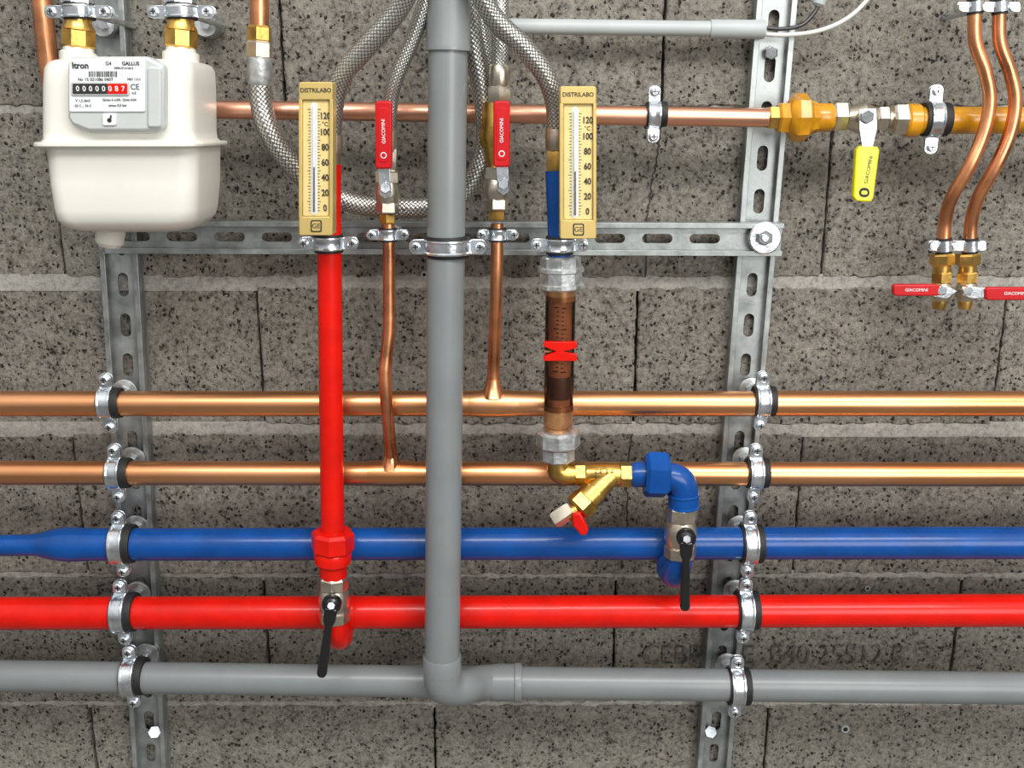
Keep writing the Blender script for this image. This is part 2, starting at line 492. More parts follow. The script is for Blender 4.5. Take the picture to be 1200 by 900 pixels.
# ------------------------------------------------------------------ clamps
def clamp(px, py, d, rpx, orient='h', w=15, ds=0.021, dr=15, ear=9, rub=5, name='pipe_clamp', roff=3, m=BRIGHTZ, earw=None):
    R = root(name)
    c = P(px, py, d); s = S(px, py, d)
    X = Vector((1, 0, 0)); Z = Vector((0, 0, 1)); Y = Vector((0, -1, 0))
    a, v = (X, Z) if orient == 'h' else (Z, X)
    ro = (roff if orient == 'h' else 0) * s
    def cyl(nm, off, L, rad, mm, prof=None):
        prof = prof or [(0, rad * .97), (.12, rad), (.88, rad), (1, rad * .97)]
        p0 = c + a * (off - L / 2); p1 = c + a * (off + L / 2)
        sweep(nm, [p0.lerp(p1, t) for t, _ in prof], [q for _, q in prof], mm, R, 32, straight=True)
    cyl('rubber', ro, (w + rub * 2) * s, (rpx + 3) * s, RUBBER)
    rb = (rpx + 4.5) * s
    cyl('band', 0, w * s, rb, m, [(0, rb * 1.04), (.1, rb * 1.05), (.2, rb), (.8, rb), (.9, rb * 1.05), (1, rb * 1.04)])
    ew = (earw or w) * s / 2
    for sg in (-1, 1):
        ce = c + v * sg * (rpx + 3 + ear) * s
        for q in (1, -1):
            pts = []
            half = ear * s
            for i in range(13):
                t = -pi / 2 + pi * i / 12
                pts.append(v * sg * (half - ew * .8 + cos(t) * ew * .8) + a * sin(t) * ew)
            pts.append(v * sg * (-half) + a * ew); pts.append(v * sg * (-half) - a * ew)
            f0 = [ce + p + Y * (q * 2.6 + 1.1) * s for p in pts]; f1 = [ce + p + Y * (q * 2.6 - 1.1) * s for p in pts]
            n = len(pts)
            mk('ear', f0 + f1, [tuple(range(n)), tuple(range(n, 2 * n))[::-1]] + [(i, (i + 1) % n, n + (i + 1) % n, n + i) for i in range(n)], m, R, True, 35, None, 0.0004)
        cs = c + v * sg * (rpx + 5 + ear) * s
        sweep('screw', [cs + Y * t * s for t in (-9, 3.8, 3.8, 7, 8)], [x * s for x in (3, 3, 5.6, 5.2, 3.6)], m, R, 20, straight=True)
        boxw('screw_slot', cs + Y * 8.0 * s, v * 3.2 * s, a * 0.6 * s, Y * 0.3 * s, DARK, R, 0)
        boxw('screw_slot', cs + Y * 8.0 * s, v * .6 * s, a * 3.2 * s, Y * 0.3 * s, DARK, R, 0)
    bk = Vector((c.x, -ds, c.z))
    sweep('stud', [bk, c], [4 * s] * 2, m, R, 16, straight=True)
    st = Vector((c.x, -(d - (rpx + 3) * s), c.z))
    sweep('boss', [st + Y * -9 * s, st + Y * 3 * s], [7.5 * s] * 2, m, R, 6, straight=True)
    if dr:
        sweep('washer', [bk, bk + Y * 0.003, bk + Y * 0.0035], [dr * s, dr * s, dr * .93 * s], ZINC, R, 32, straight=True)
        sweep('washer_nut', [bk + Y * 0.003, bk + Y * 0.009], [8 * s] * 2, ZINC, R, 6, straight=True)
    return R

HD = 0.075
for (x, y, q, hd) in ((127, 472, 15, HD), (137, 554, 15, HD), (142, 637, 20, HD), (144, 717, 20, HD), (155, 792, 19, HD),
                  (892, 470, 15, HD), (884, 554, 15, HD), (877, 637, 20, HD), (872, 715, 20, HD), (862, 804, 19, HD)):
    clamp(x, y, hd, q, 'h')

# ------------------------------------------------------------------ horizontal pipes
r = root('copper_pipe')
pipe('tube', [(-80, 473, HD, 14.8), (1280, 473, HD, 14.8)], COPPER, r, n=40)
r = root('copper_pipe')
pipe('tube', [(-80, 554, HD, 14.2), (1280, 556, HD, 14.2)], COPPER, r, n=40)
r = root('blue_water_pipe')
pipe('tube', [(-80, 640, HD, 12.5), (20, 639, HD, 12.5), (36, 638.5, HD, 12.5), (44, 638.3, HD, 13.5), (52, 638.2, HD, 15.5), (62, 638, HD, 18), (74, 638, HD, 19.8), (90, 638, HD, 20), (110, 638, HD, 19), (600, 637, HD, 19), (1280, 636, HD, 19)], BLUE, r, n=40)
r = root('red_heating_pipe')
pipe('tube', [(-80, 719, HD, 19), (1280, 715, HD, 19)], RED, r, n=40)
pipe('weld_bead', [(405, 717.5, HD, 19.5), (410, 717.5, HD, 20.3), (416, 717.5, HD, 19.5)], RED, r, n=40)
r = root('grey_drain_pipe')
pipe('tube_run', [(-80, 791, HD, 18.2), (560, 799.5, HD, 18.2)], GREY, r, n=40)
pipe('tube_run_right', [(560, 799.5, HD, 18.6), (1280, 807.5, HD, 18.6)], GREY, r, n=40)
GV = 0.128
pipe('stack', [(526, -60, GV, 23.6), (518, 775, GV, 20.4)], GREY, r, n=40)
fit('stack_socket', (526, -60, GV), (525.5, 60, GV), [(0, 26.2), (0.93, 26.2), (0.95, 27), (1, 27)], GREY, r, 40)
fit('elbow_socket', (518, 768, GV), (518, 786, GV), [(0, 21.8), (0.06, 22.4), (1, 22.4)], GREY, r, 40)
pipe('elbow', [(518, 780, GV, 21.8), (518, 792, GV, 21.8), (521, 802, GV - .003, 21.8), (530, 806, GV - .010, 21), (543, 805, GV - .020, 20.5), (556, 801, HD + .014, 20), (570, 799.5, HD + .002, 20), (582, 799.5, HD, 20)], GREY, r, True, 40)
fit('branch_socket', (576, 799.5, HD), (611, 800, HD), [(0, 20.5), (0.2, 21.5), (0.75, 21.5), (0.78, 22.6), (0.97, 22.6), (1, 22)], GREY, r, 40)
clamp(525, 289, GV, 22.5, 'v', w=17, ds=0.042, dr=0, ear=10, rub=4)

# ------------------------------------------------------------------ red riser with valve and thermometer
RV = 0.115
r = root('red_riser_pipe')
pipe('tube', [(385, 196, RV, 14.5), (386, 300, RV, 14.3), (390, 640, RV, 13.6)], RED, r, n=36)
nut('union_upper', (390, 622, RV), (390, 646, RV), 25, RED, r, 8)
fit('union_ring', (390, 644, RV), (390, 662, RV), [(0, 20), (.2, 22), (.8, 21), (1, 17)], RED, r, 28)
fit('union_tail', (390, 660, RV), (391, 680, RV), [(0, 16.5), (1, 15.5)], RED, r, 28)
nut('top_coupling', (385, 190, RV), (385, 212, RV), 15, RED, r, 8)
pipe('return_bend', [(392, 726, RV, 14.5), (394, 738, RV, 14.5), (397, 746, RV - .008, 14.5), (399, 745, RV - .022, 14.5), (400, 734, HD, 14.5)], RED, r, True)
r = root('ball_valve')
nut('collar_top', (391, 674, RV), (391, 690, RV), 18, NICKEL, r, 8)
fit('body', (391, 688, RV), (392, 716, RV), [(0, 14), (.2, 17), (.5, 18.5), (.8, 17), (1, 14)], NICKEL, r)
nut('collar_bottom', (392, 713, RV), (392, 728, RV), 18, NICKEL, r, 8)

def black_lever(hub, tip, d, r):
    hx, hy = hub; tx, ty = tip
    disc('stem', hx, hy, d - .02, d + .016, 7, NICKEL, r)
    disc('hub', hx, hy, d + .012, d + .020, 11.5, BLACK, r)
    disc('hub_ring', hx, hy, d + .020, d + .022, 8, BLACK, r, prof=[(0, 8), (1, 6)])
    nut('hub_nut', (hx, hy, d + .020), (hx, hy, d + .027), 5.2, BRIGHTZ, r)
    dx, dy = tx - hx, ty - hy; L = math.hypot(dx, dy); ux, uy = dx / L, dy / L; nx, ny = -uy, ux
    pol = []
    prof = [(4, 8), (20, 7), (26, 4.2), (34, 4.8), (L * .6, 5.2), (L - 5, 6), (L - 1, 4.5), (L, 2)]
    for t, w in prof: pol.append((hx + ux * t + nx * w, hy + uy * t + ny * w))
    for t, w in prof[::-1]: pol.append((hx + ux * t - nx * w, hy + uy * t - ny * w))
    slab('lever', pol, d + .022, d + .013, BLACK, r, 0.002)
black_lever((388, 710), (376, 795), RV + .008, r)
clamp(385, 285, RV, 14.3, 'v', w=15, ds=0.042, dr=0, ear=9, rub=3)

def thermometer(x0, y0, x1, y1, d, numx, tubex, pd, px_):
    r = root('industrial_thermometer')
    slab('case', rr(x0, y0, x1, y1, 2, 2), d, d - .022, GOLD, r, 0.001)
    slab('head_cap', rr(x0 + .5, y0, x1 - .5, y0 + 21, 2, 2), d + .004, d, GOLD, r, 0.0008)
    slab('foot_cap', rr(x0 + .5, y1 - 22, x1 - .5, y1, 2, 2), d + .004, d, GOLD, r, 0.0008)
    slab('rail_left', rr(x0, y0 + 20, x0 + 4, y1 - 20, 1, 2), d + .004, d, GOLD, r, 0.0006)
    slab('rail_right', rr(x1 - 4, y0 + 20, x1, y1 - 20, 1, 2), d + .004, d, GOLD, r, 0.0006)
    slab('scale_plate', rr(x0 + 5, y0 + 22, x1 - 5, y1 - 23, 2, 2), d + .0008, d, GOLDL, r, 0.0003)
    slab('tube_groove', rr(tubex - 4, y0 + 24, tubex + 4, y1 - 24, 4, 4), d + .0014, d, PAPER, r, 0.0003)
    fit('capillary', (tubex, y0 + 28, d + .003), (tubex, y1 - 28, d + .003), [(0, 1), (.02, 2), (.98, 2), (1, 1)], GLASSW, r, 12)
    fit('liquid_column', (tubex, y0 + 100, d + .0046), (tubex, y1 - 28, d + .0046), [(0, .8), (1, .8)], INK, r, 8)
    ys = [y0 + 40, y0 + 59] + [y0 + 59 + (y1 - 32 - y0 - 59) * i / 5 for i in range(1, 6)]
    for yy, s in zip(ys, ('120', '100', '80', '60', '40', '20', '0')):
        txt('number', s, numx, yy, d + .0015, 7.8, INK, r, 0, bold=0.22, sx=0.80)
    txt('unit', '°C', numx, (ys[0] + ys[1]) / 2, d + .0015, 5, INK, r)
    y = ys[0] - 8; k = 0
    while y < ys[-1] + 6:
        L = 3.5 if k % 5 == 0 else 2.2
        slab('tick', [(tubex + 4.2, y - .3), (tubex + 4.2 + L, y - .3), (tubex + 4.2 + L, y + .3), (tubex + 4.2, y + .3)], d + .0014, d + .0006, INK, r, 0)
        slab('tick', [(tubex - 4.2 - L, y - .3), (tubex - 4.2, y - .3), (tubex - 4.2, y + .3), (tubex - 4.2 - L, y + .3)], d + .0014, d + .0006, INK, r, 0)
        y += 3.6; k += 1
    txt('title', 'DISTRILABO', (x0 + x1) / 2, y0 + 10, d + .0043, 5.1, INK, r, bold=0.1, sx=0.98)
    slab('logo', rr((x0 + x1) / 2 - 6, y1 - 18, (x0 + x1) / 2 + 7, y1 - 4, 2, 3), d + .0046, d + .003, INK, r, 0)
    slab('logo_inner', rr((x0 + x1) / 2 - 4.5, y1 - 16.5, (x0 + x1) / 2 + 5.5, y1 - 5.5, 1.5, 3), d + .0049, d + .003, GOLD, r, 0)
    txt('logo_text', 'GE', (x0 + x1) / 2 + .5, y1 - 11, d + .0051, 6, INK, r)
    a = P((x0 + x1) / 2, y1 - 14, d - .02)
    b = Vector((P(px_, y1 - 14, pd).x, -pd, a.z))
    sweep('stem', [a, b], [.007, .007], BRASS, r, 16, straight=True)
    sweep('stem_nut', [a, a.lerp(b, .35)], [.011, .011], BRASS, r, 6, straight=True)
thermometer(350, 96, 390, 276, 0.172, 381, 368, RV, 385)
thermometer(656, 101, 699, 280, 0.172, 688.5, 674, RV, 656)

# ------------------------------------------------------------------ blue / sight glass assembly
SG = 0.115
r = root('blue_riser_pipe')
pipe('tube', [(652, 200, SG, 13.2), (656, 300, SG, 13.2)], BLUE, r, n=36)
r = root('flow_sight_glass')
nut('top_locknut', (657, 300, SG), (657, 314, SG), 24, CAST, r, 8)
ringed('top_union', (657, 312, SG), (657, 338, SG), 26, CAST, r, 10, 1.08, .2)
fit('top_sleeve', (657, 336, SG), (657, 352, SG), [(0, 17.5), (1, 17.5)], AMBER, r)
fit('inner_scale', (657, 350, SG), (655, 474, SG), [(0, 13.5), (1, 13.5)], FLOAT, r)
y = 360; i = 0
while y < 440:
    x0 = 656.5 - (y - 350) * .015
    w_ = 7 if i % 5 == 0 else 4
    slab('scale_mark', [(x0 - w_, y), (x0 - 1, y), (x0 - 1, y + 1.2), (x0 - w_, y + 1.2)], SG + .0140, SG + .005, TICK, r, 0)
    slab('scale_mark', [(x0 + 2, y + 1), (x0 + w_ + 1, y + 1), (x0 + w_ + 1, y + 2.2), (x0 + 2, y + 2.2)], SG + .0140, SG + .005, TICK, r, 0)
    y += 5; i += 1
fit('glass_tube', (657, 346, SG), (654.5, 480, SG), [(0, 17.5), (1, 17.5)], GLASS, r, 40)
fit('float', (656, 440, SG), (655.6, 466, SG), [(0, 14), (.2, 15), (1, 14)], TICK, r)
fit('bottom_sleeve', (654.5, 474, SG), (654, 506, SG), [(0, 17), (.75, 17), (.8, 14), (1, 14)], AMBER, r)
slab('limit_marker', [(637, 401), (676, 401), (676, 408), (660, 412), (676, 416), (676, 423), (637, 423), (637, 418), (652, 412), (637, 406)], SG + .0215, SG + .013, RED, r, .0004)
slab('marker_gap', [(638, 410.5), (647, 412), (638, 413.5)], SG + .0218, SG + .02, AMBER, r, 0)
nut('bottom_union', (654, 504, SG), (654, 524, SG), 26, CAST, r, 8)
nut('bottom_locknut', (654, 523, SG), (654, 540, SG), 20, CAST, r, 8, .3)
clamp(656, 287, SG, 13.5, 'v', w=15, ds=0.042, dr=0, ear=9, rub=3)

r = root('y_strainer')
pipe('elbow', [(654, 536, SG, 13), (654, 545, SG, 13.5), (656, 552, SG, 14), (664, 555, SG, 13.5), (676, 555, SG, 12.5)], BRASS, r, True)
nut('inlet_hex', (672, 555, SG), (687, 555, SG), 14.5, BRASS, r, 6)
fit('body', (686, 555, SG), (728, 556, SG), [(0, 11), (.3, 13), (.7, 13.5), (1, 12)], BRASS, r)
nut('outlet_hex', (725, 556, SG), (741, 556, SG), 15, BRASS, r, 6)
fit('branch', (716, 557, SG + .002), (681, 592, SG + .018), [(0, 12.5), (.35, 13), (.5, 13), (.52, 15.5), (.8, 15.5), (.82, 13), (1, 13)], BRASS, r)
nut('branch_cap', (689, 584, SG + .014), (676, 597, SG + .020), 17.5, BRASS, r, 6)
fit('drain_stub', (676, 597, SG + .02), (664, 604, SG + .022), [(0, 9), (1, 9)], BRASS, r)
nut('drain_nut', (670, 597, SG + .022), (649, 611, SG + .024), 10.5, NICKEL, r, 4)
slab('red_cap_lever', [(671, 604), (680, 600), (690, 621), (687, 628), (681, 628), (671, 616)], SG + .036, SG + .024, RED, r, .002)
txt('cast_mark', 'CE 3/4', 708, 553, SG + .0145, 6, INK, r, 0)

r = root('blue_union_elbow')
fit('union_tail', (739, 556, SG), (757, 556, SG), [(0, 13), (.3, 15), (1, 15)], BLUE, r)
nut('union_nut', (755, 556, SG), (783, 557, SG), 28, BLUE, r, 6, pi/6)
pipe('elbow', [(780, 558, SG, 16), (788, 559, SG, 16.5), (797, 564, SG, 17), (801, 573, SG, 17), (801, 582, SG, 16.5)], BLUE, r, True)
ringed('elbow_collar', (801, 578, SG), (801, 594, SG), 18, BLUE, r, 28, 1.06)
pipe('return_bend', [(797, 650, SG, 15), (795, 662, SG, 15.5), (791, 671, SG - .010, 16.5), (788, 668, SG - .024, 17), (787, 654, HD, 17)], BLUE, r, True)
fit('branch_boss', (786, 640, HD + .002), (788, 678, HD + .018), [(0, 17), (.8, 18), (1, 14)], BLUE, r)
r = root('ball_valve')
nut('collar_top', (799, 592, SG), (798, 610, SG), 19, NICKEL, r, 8)
fit('body', (798, 608, SG), (797, 640, SG), [(0, 15), (.2, 18), (.5, 19.5), (.8, 18), (1, 15)], NICKEL, r)
nut('collar_bottom', (797, 637, SG), (797, 653, SG), 19, NICKEL, r, 8)
black_lever((805, 632), (803, 717), SG + .008, r)

# ------------------------------------------------------------------ small copper branches with red-handled valves
TV = 0.106
r = root('copper_branch_pipe')
pipe('tube', [(455, 262, TV, 7.6), (456, 300, TV, 7.6), (456, 340, TV, 7.5), (456, 385, TV + .001, 7.5), (453, 415, TV + .003, 7.5), (451, 440, TV + .005, 7.5), (453, 472, TV + .003, 7.3), (455, 495, TV - .008, 7.3), (457, 520, HD + .006, 7.3), (458, 538, HD + .001, 7.5), (458, 549, HD, 7.6)], COPPER_V, r, True, 24)
pipe('saddle', [(432, 554.5, HD, 14.4), (444, 554.5, HD, 15), (458, 554.5, HD, 15.3), (472, 554.5, HD, 15), (486, 554.5, HD, 14.4)], COPPER, r, True, 36)
fit('solder_neck', (458, 530, HD), (458, 548, HD), [(0, 8.2), (.3, 9), (.6, 11), (1, 15)], COPPER_V, r)
clamp(455, 275, TV, 7.5, 'v', w=12, ds=0.042, dr=9, ear=7, rub=2)
r = root('copper_branch_pipe')
pipe('tube', [(583, 262, TV, 7.8), (582, 320, TV, 7.4), (581, 360, TV - .006, 7.2), (579.5, 400, HD + .008, 7.2), (578.5, 430, HD + .001, 7.3), (578, 448, HD, 7.4), (578, 468, HD, 7.4)], COPPER_V, r, True, 24)
pipe('saddle', [(549, 473, HD, 15), (562, 473, HD, 15.7), (578, 473, HD, 16), (594, 473, HD, 15.7), (608, 473, HD, 15)], COPPER, r, True, 36)
fit('solder_neck', (578, 444, HD), (578, 464, HD), [(0, 8.2), (.3, 9), (.6, 11.5), (1, 16)], COPPER_V, r)
clamp(583, 275, TV, 7.5, 'v', w=12, ds=0.042, dr=9, ear=7, rub=2)

def red_valve(x, y0, d, hx, hy0, hy1):
    r = root('ball_valve')
    nut('collar_top', (x, y0, d), (x, y0 + 15, d), 15, NICKEL, r, 6)
    fit('body', (x, y0 + 13, d), (x, y0 + 40, d), [(0, 12), (.2, 14), (.5, 15.5), (.8, 14), (1, 11)], NICKEL, r)
    nut('collar_bottom', (x, y0 + 36, d), (x, y0 + 50, d), 14, NICKEL, r, 6, .3)
    nut('compression_nut', (x, y0 + 50, d), (x, y0 + 62, d), 10, BRASS, r, 6)
    disc('stem', hx + 2, y0 + 22, d - .01, d + .02, 6, NICKEL, r)
    nut('stem_nut', (hx + 2, y0 + 20, d + .02), (hx + 2, y0 + 20, d + .028), 7, BRIGHTZ, r, 6)
    slab('lever_tongue', [(hx - 7, hy1 - 8), (hx + 7, hy1 - 8), (hx + 9, y0 + 28), (hx + 2, y0 + 33), (hx - 5, y0 + 28)], d + .022, d + .0195, BRIGHTZ, r, .0005)
    slab('grip', rr(hx - 10, hy0, hx + 9.5, hy1, 4, 5), d + .027, d + .018, REDPL, r, .0018)
    slab('grip_inset', rr(hx - 6.5, hy0 + 8, hx + 6, hy1 - 8, 4, 5), d + .0276, d + .024, REDPL, r, .0006)
    txt('grip_text', 'GIACOMINI', hx, (hy0 + hy1) / 2 - 4, d + .028, 4.4, WHITEINK, r, 90, sx=.9)
    disc('grip_emblem', hx, hy1 - 16, d + .0274, d + .0281, 3.6, WHITEINK, r, prof=[(0, 3.6), (1, 3.6)])
    disc('grip_emblem_core', hx, hy1 - 16, d + .0274, d + .0284, 2.6, REDPL, r, prof=[(0, 2.6), (1, 2.6)])
red_valve(454, 200, TV + .004, 449.5, 118, 198)
red_valve(582, 196, TV + .004, 588, 118, 196)
r = root('brass_adapter')
nut('hex', (585, 100, TV + .004), (585, 122, TV + .004), 15, NICKEL, r, 6)
fit('body', (580, 120, TV), (582, 198, TV), [(0, 14), (.3, 16), (.5, 18), (.7, 15), (1, 11)], BRASS, r)
nut('side_hex', (574, 150, TV), (575, 172, TV), 14, BRASS, r, 6)
r = root('brass_adapter')
nut('hex', (455, 172, TV + .004), (454, 200, TV + .004), 12, NICKEL, r, 6)

# ------------------------------------------------------------------ braided hoses
def hose(cps, n=32):
    r = root('braided_hose')
    pipe('braid', cps, BRAID, r, True, n, True, 12)
    return r
r = hose([(305, 96, .10, 13), (306, 120, .10, 13), (314, 150, .10, 13), (336, 186, .095, 12.6), (370, 218, .088, 12.4), (415, 238, .078, 12.2), (460, 243, .075, 12.2), (505, 242, .078, 12), (540, 228, .085, 12), (562, 196, .09, 12), (570, 160, .09, 12), (566, 110, .092, 12), (556, 60, .1, 12.4), (548, 0, .11, 12.6), (540, -50, .12, 12.6)])
fit('crimp', (304, 66, .10), (305, 100, .10), [(0, 12), (.1, 14.6), (.9, 14.6), (1, 13.4)], CAST, r)
r = root('copper_feed_pipe')
pipe('tube', [(304, -60, .10, 11), (304, 44, .10, 11)], COPPER_V, r)
nut('brass_nut', (304, 30, .10), (304, 50, .10), 14.5, BRASS, r, 6)
nut('steel_nut', (304, 48, .10), (304, 70, .10), 15.5, NICKEL, r, 6)
r = hose([(510, -60, .16, 12.6), (487, -25, .16, 12.5), (464, 15, .15, 12.3), (430, 55, .14, 12.1), (402, 88, .13, 11.9), (391, 125, .12, 11.7), (388, 165, RV, 11.6)])
fit('crimp', (388, 158, RV), (387, 192, RV), [(0, 13), (.1, 14), (.6, 14), (.65, 12), (1, 12)], NICKEL, r)
r = hose([(515, -50, .13, 10), (498, 5, .13, 9.4), (482, 50, .125, 9.2), (464, 92, .12, 9), (457, 125, .112, 9), (455, 160, .11, 9)])
fit('crimp', (455, 152, .11), (455, 178, .11), [(0, 9.5), (.1, 10.8), (1, 10.8)], NICKEL, r)
r = hose([(535, -60, .16, 12.6), (556, -20, .16, 12.4), (580, 22, .15, 12.3), (614, 56, .14, 12.1), (640, 90, .13, 11.9), (651, 125, .12, 11.7), (652, 160, SG, 11.5)])
fit('crimp', (652, 150, SG), (652, 176, SG), [(0, 12.5), (.1, 13), (.9, 13), (1, 12)], NICKEL, r)
nut('swivel_nut', (652, 176, SG), (652, 202, SG), 13, BRASS, r, 6)
r = hose([(586, -60, .10, 10), (586, 0, .10, 10), (586, 45, .105, 10), (586, 80, .11, 10)])
fit('crimp', (586, 76, .11), (585, 104, .11), [(0, 11), (.1, 12.5), (.9, 12.5), (1, 11)], NICKEL, r)
r = hose([(560, -50, .075, 9.6), (560, 0, .075, 9.6), (566, 40, .075, 9.6), (574, 80, .08, 9.6), (577, 125, .085, 9.6), (575, 155, .09, 9.6)])

# ------------------------------------------------------------------ gas line
GD = 0.066
r = root('gas_copper_pipe')
pipe('tube', [(225, 128, GD, 10.5), (905, 138, GD, 11.2)], COPPER_P, r, n=32)
r = root('gas_union_fitting')
nut('brass_nut', (899, 138, GD), (913, 138, GD), 14, BRASS, r, 6)
nut('ochre_hex', (911, 138, GD), (925, 138, GD), 19, OCHRE, r, 6)
fit('ochre_body', (923, 138, GD), (958, 138, GD), [(0, 20), (.1, 25), (.25, 28), (.6, 27), (.75, 20), (1, 17)], OCHRE, r, 8)
nut('ochre_tail', (950, 138, GD), (976, 138, GD), 17, OCHRE, r, 10)
r = root('gas_ball_valve')
nut('inlet_hex', (974, 137, GD), (992, 137, GD), 18, NICKEL, r, 6)
fit('body', (990, 138, GD), (1030, 139, GD), [(0, 12), (.2, 14), (.5, 19), (.8, 14), (1, 12)], NICKEL, r)
nut('mid_hex', (1026, 139, GD), (1040, 139, GD), 15, NICKEL, r, 6)
nut('outlet_hex', (1044, 140, GD), (1062, 140, GD), 19, NICKEL, r, 6)
fit('neck', (1038, 139, GD), (1046, 139, GD), [(0, 11), (1, 11)], NICKEL, r)
disc('stem', 1017, 138, GD, GD + .028, 9, NICKEL, r)
nut('stem_nut', (1017, 137, GD + .028), (1017, 137, GD + .038), 8, BRIGHTZ, r, 6)
slab('lever_tongue', [(1007, 128), (1027, 127), (1028, 150), (1022, 176), (1011, 176), (1007, 150)], GD + .031, GD + .028, BRIGHTZ, r, .0005)
slab('grip', [(1008, 171), (1029, 172), (1031, 176), (1024, 232), (1021, 237), (1004, 236), (1000, 231), (1004, 176)], GD + .036, GD + .026, YELLOW, r, .0018)
slab('grip_label', [(1010, 181), (1026, 182), (1021, 226), (1005, 225)], GD + .0364, GD + .034, YELLOW, r, .0004)
txt('grip_text', 'GIACOMINI', 1018, 199, GD + .0368, 4.6, INK, r, 84)
slab('logo', rr(1007, 220, 1019, 231, 5, 5), GD + .0368, GD + .035, INK, r, 0)
slab('logo_core', rr(1009.5, 223.5, 1016.5, 228, 2, 5), GD + .0371, GD + .035, YELLOW, r, 0)
r = root('gas_pipe')
pipe('tube', [(1060, 141, GD, 15.5), (1290, 141, GD, 15.5)], OCHRE, r, n=36)
nut('socket', (1060, 141, GD), (1078, 141, GD), 19, OCHRE, r, 12)
clamp(1093, 140, GD, 16.5, 'h', w=15, ds=0.002, dr=0, ear=10, rub=7)
clamp(766, 134, GD, 11.5, 'h', w=14, ds=0.002, dr=0, ear=9, rub=5)

# ------------------------------------------------------------------ electrical conduit and cables
r = root('electrical_conduit')
pipe('tube', [(540, 30, .03, 8.8), (895, 34.5, .03, 8.8)], LGREY, r)
fit('coupling', (832, 34, .03), (896, 34.5, .03), [(0, 10), (.03, 10.8), (.97, 10.8), (1, 10)], LGREY, r)
r = root('white_cable')
pipe('sheath', [(890, 39, .032, 2.6), (920, 41, .035, 2.6), (960, 36, .04, 2.6), (995, 20, .04, 2.6), (1022, -8, .04, 2.6), (1035, -40, .04, 2.6)], WHITECABLE, r, True, 12)
r = root('black_cable')
pipe('sheath', [(890, 32, .034, 2.4), (915, 34, .035, 2.4), (938, 30, .036, 2.4), (952, 18, .036, 2.4), (960, 5, .036, 2.4)], BLACK, r, True, 12)
fit('gland', (958, 8, .036), (968, -20, .036), [(0, 4), (.1, 7.5), (.8, 8.5), (1, 8.5)], LGREY, r)

# ------------------------------------------------------------------ right copper pair with drain valves
def pair(cps, nm='copper_sample_pipe'):
    r = root(nm); pipe('tube', cps, COPPER_V, r, True, 24)
CD = 0.105
pair([(1142, -60, CD, 7.8), (1142, 10, CD, 7.8), (1143, 50, CD, 7.8), (1155, 85, CD, 7.8), (1160, 118, CD, 7.8), (1153, 155, CD, 7.8), (1136, 195, CD, 7.8), (1115, 232, CD - .01, 7.6), (1107, 262, CD - .02, 7.6), (1106, 300, CD - .02, 7.6)])
pair([(1171, -60, CD, 7.8), (1171, 10, CD, 7.8), (1172, 50, CD, 7.8), (1184, 85, CD, 7.8), (1190, 118, CD, 7.8), (1184, 155, CD, 7.8), (1168, 193, CD, 7.8), (1147, 230, CD - .01, 7.6), (1138, 262, CD - .02, 7.6), (1137, 300, CD - .02, 7.6)])
def twin_clamp(cx, cy, d, gap, x0, x1):
    r = root('twin_pipe_clamp')
    slab('front_strap', rr(x0, cy - 6, x1, cy + 6, 3, 3), d + .004, d + .002, BRIGHTZ, r, .0004)
    slab('rear_strap', rr(x0, cy - 6, x1, cy + 6, 3, 3), d - .002, d - .004, BRIGHTZ, r, .0004)
    for x in (cx - gap, cx + gap):
        fit('saddle', (x, cy - 6, d), (x, cy + 6, d), [(0, 10.5), (1, 10.5)], BRIGHTZ, r)
        fit('rubber', (x, cy - 9, d), (x, cy + 9, d), [(0, 9), (1, 9)], RUBBER, r)
    for x in (x0 + 7, x1 - 7, cx):
        disc('screw', x, cy, d - .006, d + .009, 5, BRIGHTZ, r)
    a = P(cx, cy, d)
    sweep('stud', [a, Vector((a.x, -.001, a.z))], [.004] * 2, BRIGHTZ, r, 14, straight=True)
twin_clamp(1157, 8, CD, 14.5, 1122, 1196)
twin_clamp(1121.5, 288, CD - .02, 15.5, 1088, 1156)
DD = CD - .02
for x, sx_ in ((1104, -1), (1134, 1)):
    r = root('drain_valve')
    nut('compression_nut', (x, 297, DD), (x, 311, DD), 14, BRASS, r, 6)
    fit('neck', (x, 310, DD), (x - .5, 322, DD), [(0, 10), (1, 10)], BRASS, r)
    nut('upper_hex', (x, 318, DD), (x - 1, 332, DD), 12.5, BRASS, r, 6, .4)
    fit('body', (x - 1, 331, DD), (x - 2, 352, DD), [(0, 10), (.3, 12.5), (.7, 12.5), (1, 9)], NICKEL, r)
    fit('outlet', (x - 2, 350, DD), (x - 4, 362, DD), [(0, 8), (.6, 8), (1, 7)], BRASS, r)
    disc('stem', x, 341, DD, DD + .019, 6, NICKEL, r)
    nut('stem_nut', (x, 341, DD + .019), (x, 341, DD + .024), 5.5, BRIGHTZ, r)
    if sx_ < 0:
        slab('lever_tongue', [(1086, 337), (1110, 335), (1122, 341), (1110, 350), (1086, 346)], DD + .019, DD + .016, BRIGHTZ, r, .0005)
        slab('grip', rr(1047, 333.5, 1102, 347, 4, 4), DD + .022, DD + .014, REDPL, r, .0015)
        txt('grip_text', 'GIACOMINI', 1074, 340, DD + .0224, 3.8, WHITEINK, r)
    else:
        slab('lever_tongue', [(1128, 336), (1154, 337), (1168, 340), (1168, 348), (1140, 350), (1128, 346)], DD + .019, DD + .016, BRIGHTZ, r, .0005)
        slab('grip', rr(1155, 337, 1216, 352, 4, 4), DD + .022, DD + .014, REDPL, r, .0015)
        txt('grip_text', 'GIACOMINI', 1190, 344, DD + .0224, 3.8, WHITEINK, r)

